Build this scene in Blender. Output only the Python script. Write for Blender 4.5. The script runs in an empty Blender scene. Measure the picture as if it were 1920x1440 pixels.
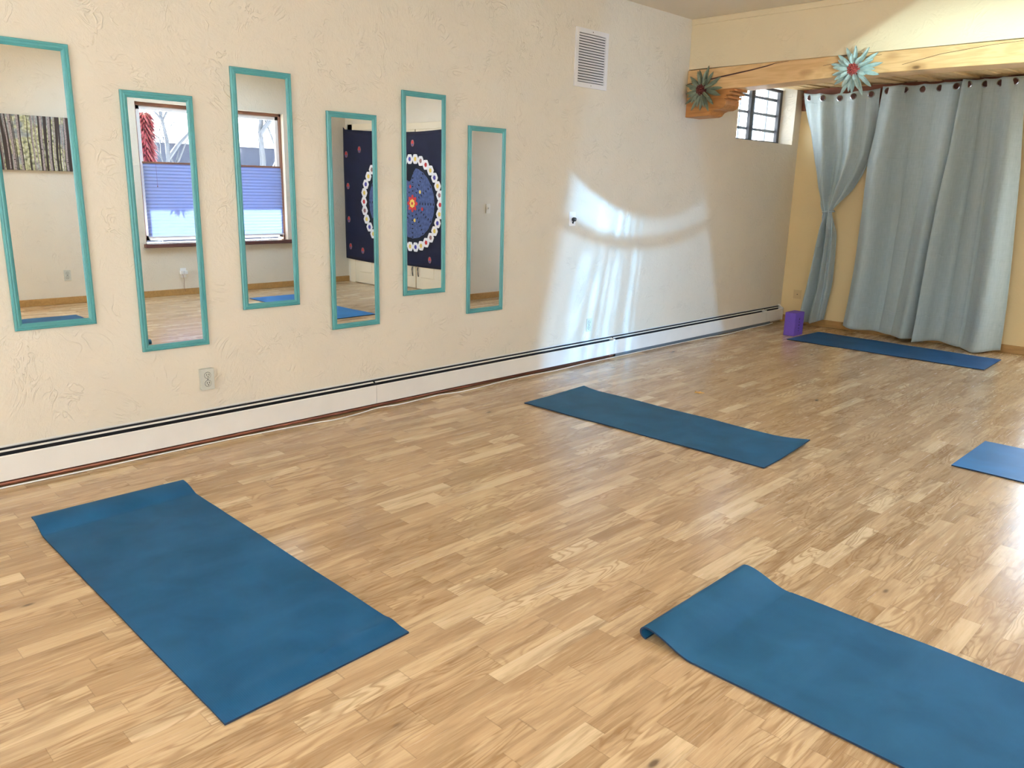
import bpy, bmesh, math, random
from mathutils import Vector, Matrix
random.seed(4)
S = bpy.context.scene
C = S.collection
PI = math.pi
# ------------------------------------------------------------------ camera
YAW, PIT, ROL = 0.7784, 0.2453, 0.0249
f = Vector((-math.sin(YAW)*math.cos(PIT), math.cos(YAW)*math.cos(PIT), -math.sin(PIT)))
r = f.cross(Vector((0, 0, 1))).normalized(); u = r.cross(f)
r2 = r*math.cos(ROL) + u*math.sin(ROL); u2 = u*math.cos(ROL) - r*math.sin(ROL)
cam = bpy.data.objects.new('camera', bpy.data.cameras.new('camera')); C.objects.link(cam)
m = Matrix((r2, u2, -f)).transposed().to_4x4(); m.translation = (4.0, 0, 1.37)
cam.matrix_world = m
cam.data.sensor_width = 36; cam.data.lens = 1480/1920*36; cam.data.clip_start = .02
S.camera = cam
S.view_settings.view_transform = 'Standard'; S.view_settings.look = 'None'
S.view_settings.gamma = 1; S.view_settings.use_curve_mapping = False
S.view_settings.exposure = 0.58
S.cycles.max_bounces = 12; S.cycles.diffuse_bounces = 7; S.cycles.glossy_bounces = 5; S.cycles.transmission_bounces = 8
S.cycles.transparent_max_bounces = 12
S.cycles.caustics_reflective = False; S.cycles.caustics_refractive = False
S.cycles.sample_clamp_indirect = 6
# ------------------------------------------------------------------ node expression helper
class NT:
    def __init__(s, tree): s.t = tree; s.n = tree.nodes; s.l = tree.links
    def node(s, kind, **kw):
        n = s.n.new(kind)
        for k, v in kw.items(): setattr(n, k, v)
        return n
    def put(s, sock, v):
        if isinstance(v, V): s.l.new(v.o, sock)
        elif v is not None: sock.default_value = v
    def math(s, op, *a, clamp=False):
        n = s.node('ShaderNodeMath', operation=op, use_clamp=clamp)
        for i, v in enumerate(a): s.put(n.inputs[i], v)
        return V(s, n.outputs[0])
    def xyz(s, v):
        n = s.node('ShaderNodeSeparateXYZ'); s.put(n.inputs[0], v); return [V(s, o) for o in n.outputs]
    def vec(s, a, b, c=0.0):
        n = s.node('ShaderNodeCombineXYZ')
        for i, v in enumerate((a, b, c)): s.put(n.inputs[i], v)
        return V(s, n.outputs[0])
    def pos(s, out='Object'): return V(s, s.node('ShaderNodeTexCoord').outputs[out])
    def noise(s, v, scale=5., detail=3., rough=.5, dist=0., col=False):
        n = s.node('ShaderNodeTexNoise'); s.put(n.inputs['Vector'], v)
        n.inputs['Scale'].default_value = scale; n.inputs['Detail'].default_value = detail
        n.inputs['Roughness'].default_value = rough; n.inputs['Distortion'].default_value = dist
        return V(s, n.outputs['Color' if col else 0])
    def white(s, v):
        n = s.node('ShaderNodeTexWhiteNoise', noise_dimensions='3D'); s.put(n.inputs['Vector'], v); return V(s, n.outputs['Value'])
    def voro(s, v, scale, out='Distance'):
        n = s.node('ShaderNodeTexVoronoi'); s.put(n.inputs['Vector'], v); n.inputs['Scale'].default_value = scale
        return V(s, n.outputs[out])
    def ramp(s, v, stops, interp='LINEAR'):
        n = s.node('ShaderNodeValToRGB'); s.put(n.inputs[0], v); cr = n.color_ramp; cr.interpolation = interp
        while len(cr.elements) < len(stops): cr.elements.new(.5)
        for e, (p, c) in zip(cr.elements, stops): e.position = p; e.color = (*c, 1) if len(c) == 3 else c
        return V(s, n.outputs[0])
    def mix(s, fac, a, b, mode='MIX'):
        n = s.node('ShaderNodeMix', data_type='RGBA', blend_type=mode)
        s.put(n.inputs['Factor'], fac)
        for k, v in (('A', a), ('B', b)):
            sk = [i for i in n.inputs if i.name == k and i.type == 'RGBA'][0]
            s.put(sk, (*v, 1) if isinstance(v, tuple) and len(v) == 3 else v)
        return V(s, [o for o in n.outputs if o.type == 'RGBA'][0])
    def smooth(s, v, a, b, lo=0., hi=1.):
        n = s.node('ShaderNodeMapRange', interpolation_type='SMOOTHSTEP'); s.put(n.inputs[0], v)
        for i, x in enumerate((a, b, lo, hi)): s.put(n.inputs[i+1], x)
        return V(s, n.outputs[0])
    def bump(s, h, strength=.3, dist=.01):
        n = s.node('ShaderNodeBump'); n.inputs['Strength'].default_value = strength; n.inputs['Distance'].default_value = dist
        s.put(n.inputs['Height'], h); return V(s, n.outputs[0])
class V:
    def __init__(s, nt, o): s.nt = nt; s.o = o
    def __add__(s, b): return s.nt.math('ADD', s, b)
    __radd__ = __add__
    def __sub__(s, b): return s.nt.math('SUBTRACT', s, b)
    def __rsub__(s, b): return s.nt.math('SUBTRACT', b, s)
    def __mul__(s, b): return s.nt.math('MULTIPLY', s, b)
    __rmul__ = __mul__
    def __truediv__(s, b): return s.nt.math('DIVIDE', s, b)
    def __rtruediv__(s, b): return s.nt.math('DIVIDE', b, s)
    def fn(s, op, *a): return s.nt.math(op, s, *a)
# ------------------------------------------------------------------ world: bright hazy sky
W = bpy.data.worlds.new('sky'); S.world = W; W.use_nodes = True
nt = NT(W.node_tree); bg = nt.n['Background']
z = nt.xyz(nt.pos('Generated'))[2]
nt.put(bg.inputs[0], nt.ramp(z, [(0.0, (.80, .88, 1.0)), (.12, (.86, .93, 1.0)), (.6, (.55, .74, 1.0))]))
bg.inputs[1].default_value = 6.0
# the sun stands behind the window wall on the right and only reaches the pleated shade
sun = bpy.data.objects.new('sun', bpy.data.lights.new('sun', 'SUN')); C.objects.link(sun)
sun.data.energy = 120; sun.data.angle = .01; sun.data.color = (1, .95, .86)
sun.rotation_euler = Vector((-.75, .12, -.62)).to_track_quat('-Z', 'Y').to_euler()
# sky-light portals in the window openings
CZ_ = 2.757
def portal(loc, size, rot):
    l = bpy.data.lights.new('sky_portal', 'AREA'); l.shape = 'RECTANGLE'; l.size, l.size_y = size
    l.cycles.is_portal = True
    o = bpy.data.objects.new('sky_portal', l); o.location = loc; o.rotation_euler = rot; C.objects.link(o)
portal((5.68, 4.49, 1.42), (1.62, 1.9), (0, PI/2, 0))
portal((5.68, .0, 1.5), (1.7, 2.2), (0, PI/2, 0))
portal((3.35, -3.15, 1.35), (3.3, 2.2), (PI/2, 0, PI))
portal((4.2, 4.0, CZ_+.14), (1.3, 2.6), (0, 0, 0))
portal((2.82, 8.42, 1.2), (.62, 2.1), (-PI/2, 0, 0))
portal((-.3, 7.55, 2.1), (.55, 1.2), (0, -PI/2, 0))
# ------------------------------------------------------------------ materials
def mat(name, col=(.8, .8, .8), rough=.5, metal=0., spec=.5, build=None, **kw):
    m = bpy.data.materials.new(name); m.use_nodes = True
    b = m.node_tree.nodes['Principled BSDF']
    b.inputs['Base Color'].default_value = (*col, 1); b.inputs['Roughness'].default_value = rough
    b.inputs['Metallic'].default_value = metal; b.inputs['Specular IOR Level'].default_value = spec
    for k, v in kw.items(): b.inputs[k.replace('_', ' ')].default_value = v
    if build: build(NT(m.node_tree), b)
    return m
def s2l(*c): return tuple(((x/255)/12.92 if x <= 10 else ((x/255+.055)/1.055)**2.4) for x in c)
def mottled(col, amt=.08, scale=3., bump=0., bscale=120., bdist=.002):
    def b(nt, bs):
        p = nt.pos()
        n = nt.noise(p, scale, 4)
        a = tuple(c*(1-amt) for c in col); c2 = tuple(min(1, c*(1+amt)) for c in col)
        nt.put(bs.inputs['Base Color'], nt.ramp(n, [(.3, a), (.7, c2)]))
        if bump: nt.put(bs.inputs['Normal'], nt.bump(nt.noise(p, bscale, 2), bump, bdist))
    return b
def plaster(col, strength=.5):
    def b(nt, bs):
        p = nt.pos('Object')
        w = nt.noise(p, 1.7, 1, col=True)
        vm = nt.node('ShaderNodeVectorMath', operation='MULTIPLY_ADD')
        nt.put(vm.inputs[0], w); vm.inputs[1].default_value = (.55, .55, .55); nt.put(vm.inputs[2], p)
        q = V(nt, vm.outputs[0])
        # trowel ridges: contour lines of a warped field, broken up by a patch mask
        a = nt.noise(q, 8., 2, .5, 1.6)
        ridge = ((a*34.).fn('SINE')*.5+.5).fn('POWER', 6.)
        fine = nt.noise(q, 60, 3, .6)
        patch = nt.smooth(nt.noise(p, 7., 2), .46, .66)
        lump = nt.noise(p, 16, 3, .55, .6)
        h = ridge*patch*.42 + fine*.4 + lump*.75
        nt.put(bs.inputs['Normal'], nt.bump(h, strength, .006))
        c1 = tuple(c*.955 for c in col)
        nt.put(bs.inputs['Base Color'], nt.ramp(nt.noise(p, 2.2, 4), [(.3, c1), (.7, col)]))
    return b
M = {}
CREAM = (.725, .67, .55)
M['wall'] = mat('cream_trowelled_plaster', rough=.55, spec=.35, build=plaster(CREAM, .8))
M['wall_white'] = mat('pale_plaster', rough=.6, build=plaster((.72, .69, .62), .3))
M['wall_end'] = mat('warm_cream_plaster', rough=.5, build=plaster((.74, .63, .42), .4))
M['ochre'] = mat('ochre_plaster', rough=.55, build=plaster((.80, .64, .35), .22))
M['ceiling'] = mat('ceiling_plaster', rough=.7, build=plaster((.74, .67, .54), .15))
def floor_b(nt, bs):
    x, y, z = nt.xyz(nt.pos())
    w = .0655
    xr = x/w; row = xr.fn('FLOOR'); fx = xr-row
    rr = nt.white(nt.vec(row, 3.1)); rr2 = nt.white(nt.vec(row, 9.7))
    yy = y/(rr2*.18+.25) + rr*17.
    yy = yy + (yy*1.7+row).fn('SINE')*.28
    cell = yy.fn('FLOOR'); fy = yy-cell
    idv = nt.vec(row, cell, 1.)
    i1 = nt.white(idv); i2 = nt.white(nt.vec(row, cell, 5.)); i3 = nt.white(nt.vec(cell, row, 8.))
    # fields stretched along the board
    g1 = nt.noise(nt.vec(x*10.+i2*50., y*1.5, i1*30.), 1.4, 2, .45, .5)
    ring = ((g1*70.).fn('SINE')*.5+.5).fn('POWER', 3.)
    g2 = nt.noise(nt.vec(x*140., y*5., i1*9.), 1., 4, .6)
    g3 = nt.noise(nt.vec(x*16., y*2.2, i2*20.), 1., 3, .6, .6)
    kn = nt.voro(nt.vec(x*4.6, y*1.9, 0.), 1.)
    knot = nt.smooth(kn, .02, .06, 1., 0.)
    halo = nt.smooth(kn, .04, .2, 1., 0.)
    base = nt.ramp(i1, [(0., s2l(176, 146, 108)), (.3, s2l(191, 161, 122)), (.6, s2l(201, 172, 132)), (.85, s2l(210, 183, 143)), (1., s2l(226, 203, 164))])
    ringm = ring*nt.smooth(i3, .3, .65)*.6
    c = nt.mix(ringm, base, s2l(146, 110, 70))
    c = nt.mix(nt.smooth(g3, .44, .70)*.6, c, s2l(138, 106, 72))
    g4 = nt.noise(nt.vec(x*34.+i1*9., y*3., i3*20.), 1., 4, .65, .3)
    c = nt.mix(nt.smooth(g4, .55, .74)*.6, c, s2l(122, 92, 60))
    c = nt.mix(nt.smooth(g4, .46, .3)*.3, c, s2l(236, 214, 172))
    c = nt.mix(nt.smooth(g2, .45, .8)*.38, c, s2l(150, 116, 76))
    c = nt.mix(nt.smooth(g2, .5, .25)*.22, c, s2l(238, 214, 174))
    c = nt.mix(halo*.28, c, s2l(130, 98, 66))
    c = nt.mix(knot*.8, c, s2l(70, 52, 40))
    # shallow joints, a little deeper at every third strip
    ex = (fx-.5).fn('ABSOLUTE'); ey = (fy-.5).fn('ABSOLUTE')
    c = nt.mix(nt.smooth(ex, .482, .5)*.28, c, s2l(96, 72, 48))
    c = nt.mix(nt.smooth(ey, .494, .5)*.4, c, s2l(96, 72, 48))
    nt.put(bs.inputs['Base Color'], c)
    nt.put(bs.inputs['Roughness'], nt.smooth(g2, .3, .8, .19, .30))
    nt.put(bs.inputs['Normal'], nt.bump(g2*.3+ring*.1, .12, .001))
M['floor'] = mat('oak_strip_laminate', rough=.3, spec=.75, build=floor_b)
def wood(col, dark, knots=True, axis='x'):
    def b(nt, bs):
        x, y, z = nt.xyz(nt.pos())
        if axis == 'y': x, y = y, x
        kn = nt.voro(nt.vec(x*2.9, y*.05, z*6.5), 1.)
        g = nt.noise(nt.vec(x*1.6, y*12., z*13.), 1., 3, .5, .8)
        rings = ((g*30.+kn*9.).fn('SINE')*.5+.5)
        fine = nt.noise(nt.vec(x*6., y*160., z*160.), 1., 3)
        c = nt.mix(rings*.35, col, dark)
        c = nt.mix(nt.smooth(fine, .45, .8)*.3, c, dark)
        if knots:
            c = nt.mix(nt.smooth(kn, .12, .26, .5, 0.), c, tuple(d*.7 for d in dark))
            c = nt.mix(nt.smooth(kn, .06, .13, .9, 0.), c, tuple(d*.25 for d in dark))
        nt.put(bs.inputs['Base Color'], c)
        nt.put(bs.inputs['Normal'], nt.bump(rings*.3+fine, .25, .003))
    return b
M['beam'] = mat('honey_pine', rough=.4, build=wood(s2l(218, 182, 130), s2l(178, 130, 78)))
M['corbel'] = mat('stained_pine', rough=.42, build=wood(s2l(176, 120, 62), s2l(112, 64, 30)))
M['boards'] = mat('rough_ceiling_boards', rough=.6, build=wood(s2l(206, 176, 124), s2l(150, 112, 66), axis='y'))
M['base'] = mat('oak_baseboard', rough=.4, build=wood(s2l(180, 142, 86), s2l(140, 102, 54), knots=False))
M['redwood'] = mat('red_brown_wood', rough=.4, build=wood(s2l(120, 62, 36), s2l(76, 34, 20), knots=False))
M['crack'] = mat('dark_crack', s2l(62, 28, 18), .9)
M['teal'] = mat('teal_paint', rough=.32, build=mottled(s2l(80, 152, 154), .06, 9, .2, 240))
M['mirror'] = mat('mirror_glass', (.93, .95, .94), .0, 1.)
M['mirror_edge'] = mat('mirror_edge', (.05, .12, .1), .2)
M['white_metal'] = mat('white_enamel', rough=.35, build=mottled((.76, .75, .70), .03, 6))
M['vent_metal'] = mat('vent_enamel', (.74, .73, .72), .4)
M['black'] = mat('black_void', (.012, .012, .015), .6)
M['black_paint'] = mat('black_paint', (.015, .017, .022), .35)
M['copper'] = mat('copper_pipe', rough=.35, metal=.5, build=mottled((.26, .10, .06), .35, 8))
M['cord'] = mat('white_cord', (.85, .85, .82), .4)
M['plastic'] = mat('ivory_plastic', (.55, .57, .50), .35)
M['plastic_w'] = mat('white_plastic', (.80, .80, .78), .35)
M['plastic_o'] = mat('ochre_painted_plastic', (.68, .52, .28), .45)
M['slot'] = mat('socket_slot', (.02, .02, .02), .6)
def yoga(col):
    def b(nt, bs):
        x, y, z = nt.xyz(nt.pos())
        ribs = ((x*1100.).fn('SINE')*.5+.5)*((y*1100.).fn('SINE')*.5+.5)
        n = nt.noise(nt.pos(), 5., 4, .5, .4)
        s = nt.noise(nt.vec(x*9., y*1.2, 0.), 1., 3)
        c = nt.ramp(n, [(.3, tuple(k*.84 for k in col)), (.7, tuple(min(1, k*1.13+.005) for k in col))])
        c = nt.mix(nt.smooth(s, .5, .85)*.25, c, tuple(min(1, k*1.3+.02) for k in col))
        nt.put(bs.inputs['Base Color'], c)
        nt.put(bs.inputs['Normal'], nt.bump(ribs*.5+n*2., .3, .0015))
    return b
M['yoga'] = mat('blue_foam', rough=.62, spec=.25, build=yoga(s2l(18, 82, 126)))  # same foam in copies below, each mat's light put into the colour
M['yoga_grey'] = mat('slate_blue_foam', rough=.62, spec=.25, build=yoga(s2l(26, 84, 120)))
M['yoga_dark'] = mat('shaded_deep_blue_foam', rough=.6, spec=.3, build=yoga(s2l(4, 72, 122)))
M['yoga_light'] = mat('lit_bright_blue_foam', rough=.5, spec=.4, build=yoga(s2l(20, 104, 162)))
M['yoga_edge'] = mat('shaded_navy_foam_edge', s2l(14, 40, 68), .7)  # dark foam, with the shadow along the edge put into the colour
M['purple'] = mat('purple_foam', rough=.7, build=mottled(s2l(106, 78, 184), .06, 30, .3, 300))
def cloth_b(nt, bs):
    x, y, z = nt.xyz(nt.pos())
    wv = ((x*2600.).fn('SINE')+(z*2200.).fn('SINE'))*.25
    n = nt.noise(nt.vec(x*120., y*120., z*14.), 1., 3)
    n2 = nt.noise(nt.vec(x*10., y*10., z*160.), 1., 3)
    col = nt.ramp(n*.6+n2*.4, [(.25, s2l(160, 177, 180)), (.75, s2l(180, 195, 197))])
    nt.put(bs.inputs['Base Color'], col)
    big = nt.noise(nt.pos(), 7., 3, .5, .5)
    cre = nt.smooth((z-1.74+big*.05).fn('ABSOLUTE'), .012, 0.)+nt.smooth((z-.88+big*.06).fn('ABSOLUTE'), .012, 0.)+nt.smooth((z-.33+big*.12).fn('ABSOLUTE'), .014, 0.)+nt.smooth((z-2.262).fn('ABSOLUTE'), .005, 0.)
    nt.put(bs.inputs['Normal'], nt.bump(wv+n*.25+big*6.+cre*2.5, .3, .002))
M['curtain'] = mat('grey_blue_linen', rough=.75, spec=.25, build=cloth_b, Sheen_Weight=.25)
M['lining'] = mat('dark_curtain_back', s2l(48, 60, 64), .9)
M['chrome'] = mat('dark_chrome', (.25, .25, .26), .2, 1.)
M['petal'] = mat('patina_petal', rough=.45, build=mottled(s2l(166, 192, 188), .2, 22, .3, 90))
M['petal_dull'] = mat('olive_patina_petal', rough=.5, build=mottled(s2l(112, 120, 96), .22, 22, .3, 90))
M['stamen'] = mat('red_enamel', rough=.4, build=mottled(s2l(168, 72, 66), .25, 60))
M['stamen_dark'] = mat('dark_red_enamel', rough=.45, build=mottled(s2l(104, 34, 26), .25, 60))
def glass_b(nt, bs):
    tr = nt.node('ShaderNodeBsdfTransparent'); gl = nt.node('ShaderNodeBsdfGlossy'); gl.inputs['Roughness'].default_value = .02
    lw = nt.node('ShaderNodeLayerWeight'); fac = V(nt, lw.outputs['Facing']).fn('POWER', 5.)*.4+.03
    mx = nt.node('ShaderNodeMixShader'); nt.put(mx.inputs[0], fac); nt.l.new(tr.outputs[0], mx.inputs[1]); nt.l.new(gl.outputs[0], mx.inputs[2])
    out = [n for n in nt.n if n.type == 'OUTPUT_MATERIAL'][0]; nt.l.new(mx.outputs[0], out.inputs[0])
M['glass'] = mat('window_glass', build=glass_b)
# ------------------------------------------------------------------ mesh helpers
class MB:
    def __init__(s): s.v = []; s.f = []; s.mi = []
    def add(s, vs, fs, mi=0):
        o = len(s.v); s.v += [tuple(p) for p in vs]; s.f += [[i+o for i in q] for q in fs]; s.mi += [mi]*len(fs)
    def box(s, a, b, mi=0):
        x0, y0, z0 = [min(p, q) for p, q in zip(a, b)]; x1, y1, z1 = [max(p, q) for p, q in zip(a, b)]
        s.add([(x0,y0,z0),(x1,y0,z0),(x1,y1,z0),(x0,y1,z0),(x0,y0,z1),(x1,y0,z1),(x1,y1,z1),(x0,y1,z1)],
              [(0,3,2,1),(4,5,6,7),(0,1,5,4),(1,2,6,5),(2,3,7,6),(3,0,4,7)], mi); return s
    def prism(s, prof, h0, h1, axis='y', mi=0):      # closed 2-D profile extruded along an axis
        n = len(prof)
        mk = {'y': lambda a, b, h: (a, h, b), 'x': lambda a, b, h: (h, a, b), 'z': lambda a, b, h: (a, b, h)}[axis]
        vs = [mk(a, b, h0) for a, b in prof]+[mk(a, b, h1) for a, b in prof]
        fs = [tuple(range(n)), tuple(range(2*n-1, n-1, -1))]+[(i, i+n, (i+1) % n+n, (i+1) % n) for i in range(n)]
        s.add(vs, fs, mi); return s
    def tube(s, pts, rad, n=8, mi=0, cap=True):
        pts = [Vector(p) for p in pts]; vs = []; fs = []
        for i, p in enumerate(pts):
            d = (pts[min(i+1, len(pts)-1)]-pts[max(i-1, 0)]).normalized()
            a = d.cross(Vector((0, 0, 1)));  a = a.normalized() if a.length > .01 else Vector((1, 0, 0)); b = d.cross(a)
            rr = rad[i] if isinstance(rad, (list, tuple)) else rad
            vs += [p+(a*math.cos(t)+b*math.sin(t))*rr for t in [2*PI*k/n for k in range(n)]]
        for i in range(len(pts)-1):
            fs += [(i*n+k, i*n+(k+1) % n, (i+1)*n+(k+1) % n, (i+1)*n+k) for k in range(n)]
        if cap: fs += [tuple(range(n-1, -1, -1)), tuple((len(pts)-1)*n+k for k in range(n))]
        s.add(vs, fs, mi); return s
    def lathe(s, c, prof, axis, n=16, mi=0):          # prof: (radius, height along axis)
        ax = Vector(axis).normalized(); a = ax.orthogonal().normalized(); b = ax.cross(a); c = Vector(c); vs = []; fs = []
        for rr, h in prof: vs += [c+ax*h+(a*math.cos(2*PI*k/n)+b*math.sin(2*PI*k/n))*rr for k in range(n)]
        for i in range(len(prof)-1): fs += [(i*n+k, i*n+(k+1) % n, (i+1)*n+(k+1) % n, (i+1)*n+k) for k in range(n)]
        fs += [tuple(range(n-1, -1, -1)), tuple((len(prof)-1)*n+k for k in range(n))]
        s.add(vs, fs, mi); return s
    def build(s, name, mats, parent=None, smooth=False, bevel=0., seg=2):
        me = bpy.data.meshes.new(name); me.from_pydata(s.v, [], s.f)
        for m_ in (mats if isinstance(mats, (list, tuple)) else [mats]): me.materials.append(m_)
        me.polygons.foreach_set('material_index', s.mi)
        bm = bmesh.new(); bm.from_mesh(me); bmesh.ops.recalc_face_normals(bm, faces=bm.faces); bm.to_mesh(me); bm.free()
        if smooth: me.polygons.foreach_set('use_smooth', [True]*len(me.polygons))
        me.update()
        o = bpy.data.objects.new(name, me); C.objects.link(o)
        if parent: o.parent = parent; o.matrix_parent_inverse = Matrix.Translation(-parent.location)
        if bevel:
            b = o.modifiers.new('bevel', 'BEVEL'); b.width = bevel; b.segments = seg; b.limit_method = 'ANGLE'
        return o
def tag(o, label, cat, group=None):
    o['label'] = label; o['category'] = cat
    if group: o['group'] = group
    return o
def thing(name, loc, label, cat, group=None):
    o = bpy.data.objects.new(name, None); o.empty_display_size = .1; o.location = loc; C.objects.link(o)
    return tag(o, label, cat, group)
def struct(o): o['kind'] = 'structure'; return o
def lab(o, t): o['label'] = t; return o
def wall_with_holes(axis, t0, t1, a0, a1, z0, z1, holes):
    """axis 'x': wall in a y-z plane between x=t0..t1; holes (a, b, za, zb)"""
    mb = MB(); ac = sorted({a0, a1, *[h[0] for h in holes], *[h[1] for h in holes]}); zc = sorted({z0, z1, *[h[2] for h in holes], *[h[3] for h in holes]})
    for i in range(len(ac)-1):
        for k in range(len(zc)-1):
            am, zm = (ac[i]+ac[i+1])/2, (zc[k]+zc[k+1])/2
            if any(h[0] < am < h[1] and h[2] < zm < h[3] for h in holes): continue
            if axis == 'x': mb.box((t0, ac[i], zc[k]), (t1, ac[i+1], zc[k+1]))
            else: mb.box((ac[i], t0, zc[k]), (ac[i+1], t1, zc[k+1]))
    return mb
# ------------------------------------------------------------------ the room
CZ = 2.757; YE = 6.10; AX = 3.2; RX = 5.55; BY = 8.25
struct(MB().box((-.4, -3.4, -.12), (5.95, 8.5, 0)).build('floor', M['floor']))
cb = MB(); SK = (3.55, 4.85, 2.7, 5.3)         # unseen skylight opening, added to brighten the right half of the room
cb.box((-.4, -3.4, CZ), (SK[0], 6.75, CZ+.15)).box((SK[1], -3.4, CZ), (5.95, 6.75, CZ+.15)).box((SK[0], -3.4, CZ), (SK[1], SK[2], CZ+.15)).box((SK[0], SK[3], CZ), (SK[1], 6.75, CZ+.15))
struct(cb.build('ceiling', M['ceiling']))
sk = bpy.data.objects.new('added_skylight', None); sk.location = (4.2, 4.0, CZ); C.objects.link(sk); struct(sk)
struct(wall_with_holes('x', -.35, 0, -3.2, 8.45, 0, CZ, [(6.974, 8.11, 1.857, 2.42)]).build('wall_left', M['wall']))
struct(wall_with_holes('x', RX, RX+.25, -3.2, 6.9, 0, CZ, [(3.58, 5.40, .62, 2.19), (-1.1, 1.1, .62, 2.3)]).build('wall_right', M['wall']))
struct(wall_with_holes('y', -3.2, -3.0, 0, RX, 0, CZ, [(1.7, 5.0, .25, 2.45)]).build('wall_rear', M['wall']))
struct(MB().box((0, YE, 2.365), (AX, YE+.3, CZ)).build('wall_end', M['wall_end']))
struct(wall_with_holes('y', BY, BY+.2, 0, AX, 0, 2.6, [(2.5, 3.14, .12, 2.25)]).build('wall_alcove_back', M['ochre']))
struct(MB().box((AX, YE, 0), (AX+.1, BY, CZ)).build('wall_alcove_right', M['wall_white']))
struct(MB().box((AX+.1, 6.6, 0), (RX, 6.75, CZ)).build('wall_tapestry', M['wall']))
# alcove ceiling of rough boards, running away from the beam
ab = MB(); x = 0.0; k = 0
while x < AX-.01:
    w = min(random.uniform(.085, .12), AX-x); dz = random.uniform(-.012, .012)
    ab.prism([(YE+.2, 2.33+dz), (BY, 2.412+dz), (BY, 2.46+dz), (YE+.2, 2.46+dz)], x, x+w-.004, 'x'); x += w
struct(ab.build('ceiling_alcove', M['boards'], bevel=.006))
struct(MB().box((0, YE-.012, CZ-.045), (AX, YE, CZ)).build('trim_1', M['wall_end'], bevel=.004))
def baseboard(name, a, b):
    struct(MB().box(a, b).build(name, M['base'], bevel=.004))
baseboard('baseboard_alcove_back', (.02, BY-.014, 0), (AX, BY, .075))
baseboard('baseboard_alcove_right', (AX-.014, YE+.0, 0), (AX, BY-.014, .075))
baseboard('baseboard_right', (RX-.014, -3.0, 0), (RX, 6.6, .075))
baseboard('baseboard_tapestry', (AX+.15, 6.586, 0), (3.5, 6.6, .075))
# ---- window in the left wall of the alcove
w1 = bpy.data.objects.new('window_1', None); w1.location = (-.17, 7.54, 1.86); C.objects.link(w1); struct(w1)
fr = MB()
for y0, y1 in ((6.98, 7.02), (7.475, 7.535), (8.06, 8.105)): fr.box((-.19, y0, 1.86), (-.15, y1, 2.40))
fr.box((-.19, 6.98, 1.86), (-.15, 8.105, 1.885)); fr.box((-.19, 6.98, 2.375), (-.15, 8.105, 2.40))
fr.build('window_frame', M['black_paint'], w1, bevel=.004)
MB().box((-.176, 7.0, 1.87), (-.17, 8.08, 2.39)).build('window_pane', M['glass'], w1)
gr = MB(); M['grille'] = mat('grey_grille', s2l(120, 134, 148), .5)
for zz in (1.99, 2.145, 2.30): gr.box((-.213, 6.985, zz-.013), (-.20, 8.10, zz+.013))
for yy in (7.12, 7.38, 7.66, 7.92): gr.box((-.225, yy-.006, 1.86), (-.214, yy+.006, 2.41))
gr.build('window_grille', M['grille'], w1)
# ---- wide window in the right wall, seen in the mirrors
M['frame_brown'] = mat('brown_window_wood', rough=.4, build=mottled(s2l(132, 92, 74), .1, 8))
M['sash'] = mat('white_sash', (.78, .77, .76), .4)
def shade_b(nt, bs):
    x, y, z = nt.xyz(nt.pos())
    nt.put(bs.inputs['Base Color'], nt.ramp(((z*333.).fn('SINE')*.5+.5), [(0, (.50, .54, .68)), (1, (.60, .64, .78))]))
    tr = nt.node('ShaderNodeBsdfTranslucent'); tr.inputs[0].default_value = (.20, .25, .42, 1)
    mx = nt.node('ShaderNodeMixShader'); mx.inputs[0].default_value = .6
    out = [n for n in nt.n if n.type == 'OUTPUT_MATERIAL'][0]
    nt.l.new(bs.outputs[0], mx.inputs[1]); nt.l.new(tr.outputs[0], mx.inputs[2]); nt.l.new(mx.outputs[0], out.inputs[0])
M['shade'] = mat('pleated_shade', rough=.8, build=shade_b)
w2 = bpy.data.objects.new('window_2', None); w2.location = (RX+.1, 4.49, .62); C.objects.link(w2); struct(w2)
fb = MB()
for a, b in ((3.58, 3.61), (5.37, 5.40)): fb.box((RX+.06, a, .62), (RX+.12, b, 2.19))
fb.box((RX+.06, 3.58, 2.155), (RX+.12, 5.40, 2.19)); fb.box((RX+.06, 4.46, .62), (RX+.12, 4.52, 2.19))
fb.build('window_frame', M['frame_brown'], w2, bevel=.003)
for a, b in ((3.61, 4.46), (4.52, 5.37)):
    sb = MB()
    sb.box((RX+.08, a, .65), (RX+.11, a+.045, 2.155)).box((RX+.08, b-.045, .65), (RX+.11, b, 2.155))
    sb.box((RX+.08, a, .65), (RX+.11, b, .71)).box((RX+.08, a, 2.11), (RX+.11, b, 2.155))
    s_ = sb.build('window_sash', M['sash'], w2, bevel=.003)
    MB().box((RX+.094, a+.04, .70), (RX+.098, b-.04, 2.12)).build('window_pane', M['glass'], s_)
MB().box((RX-.055, 3.55, .575), (RX+.12, 5.46, .62)).build('window_sill', mat('dark_sill', rough=.25, build=mottled(s2l(96, 62, 58), .1, 8)), w2, bevel=.008)
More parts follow.
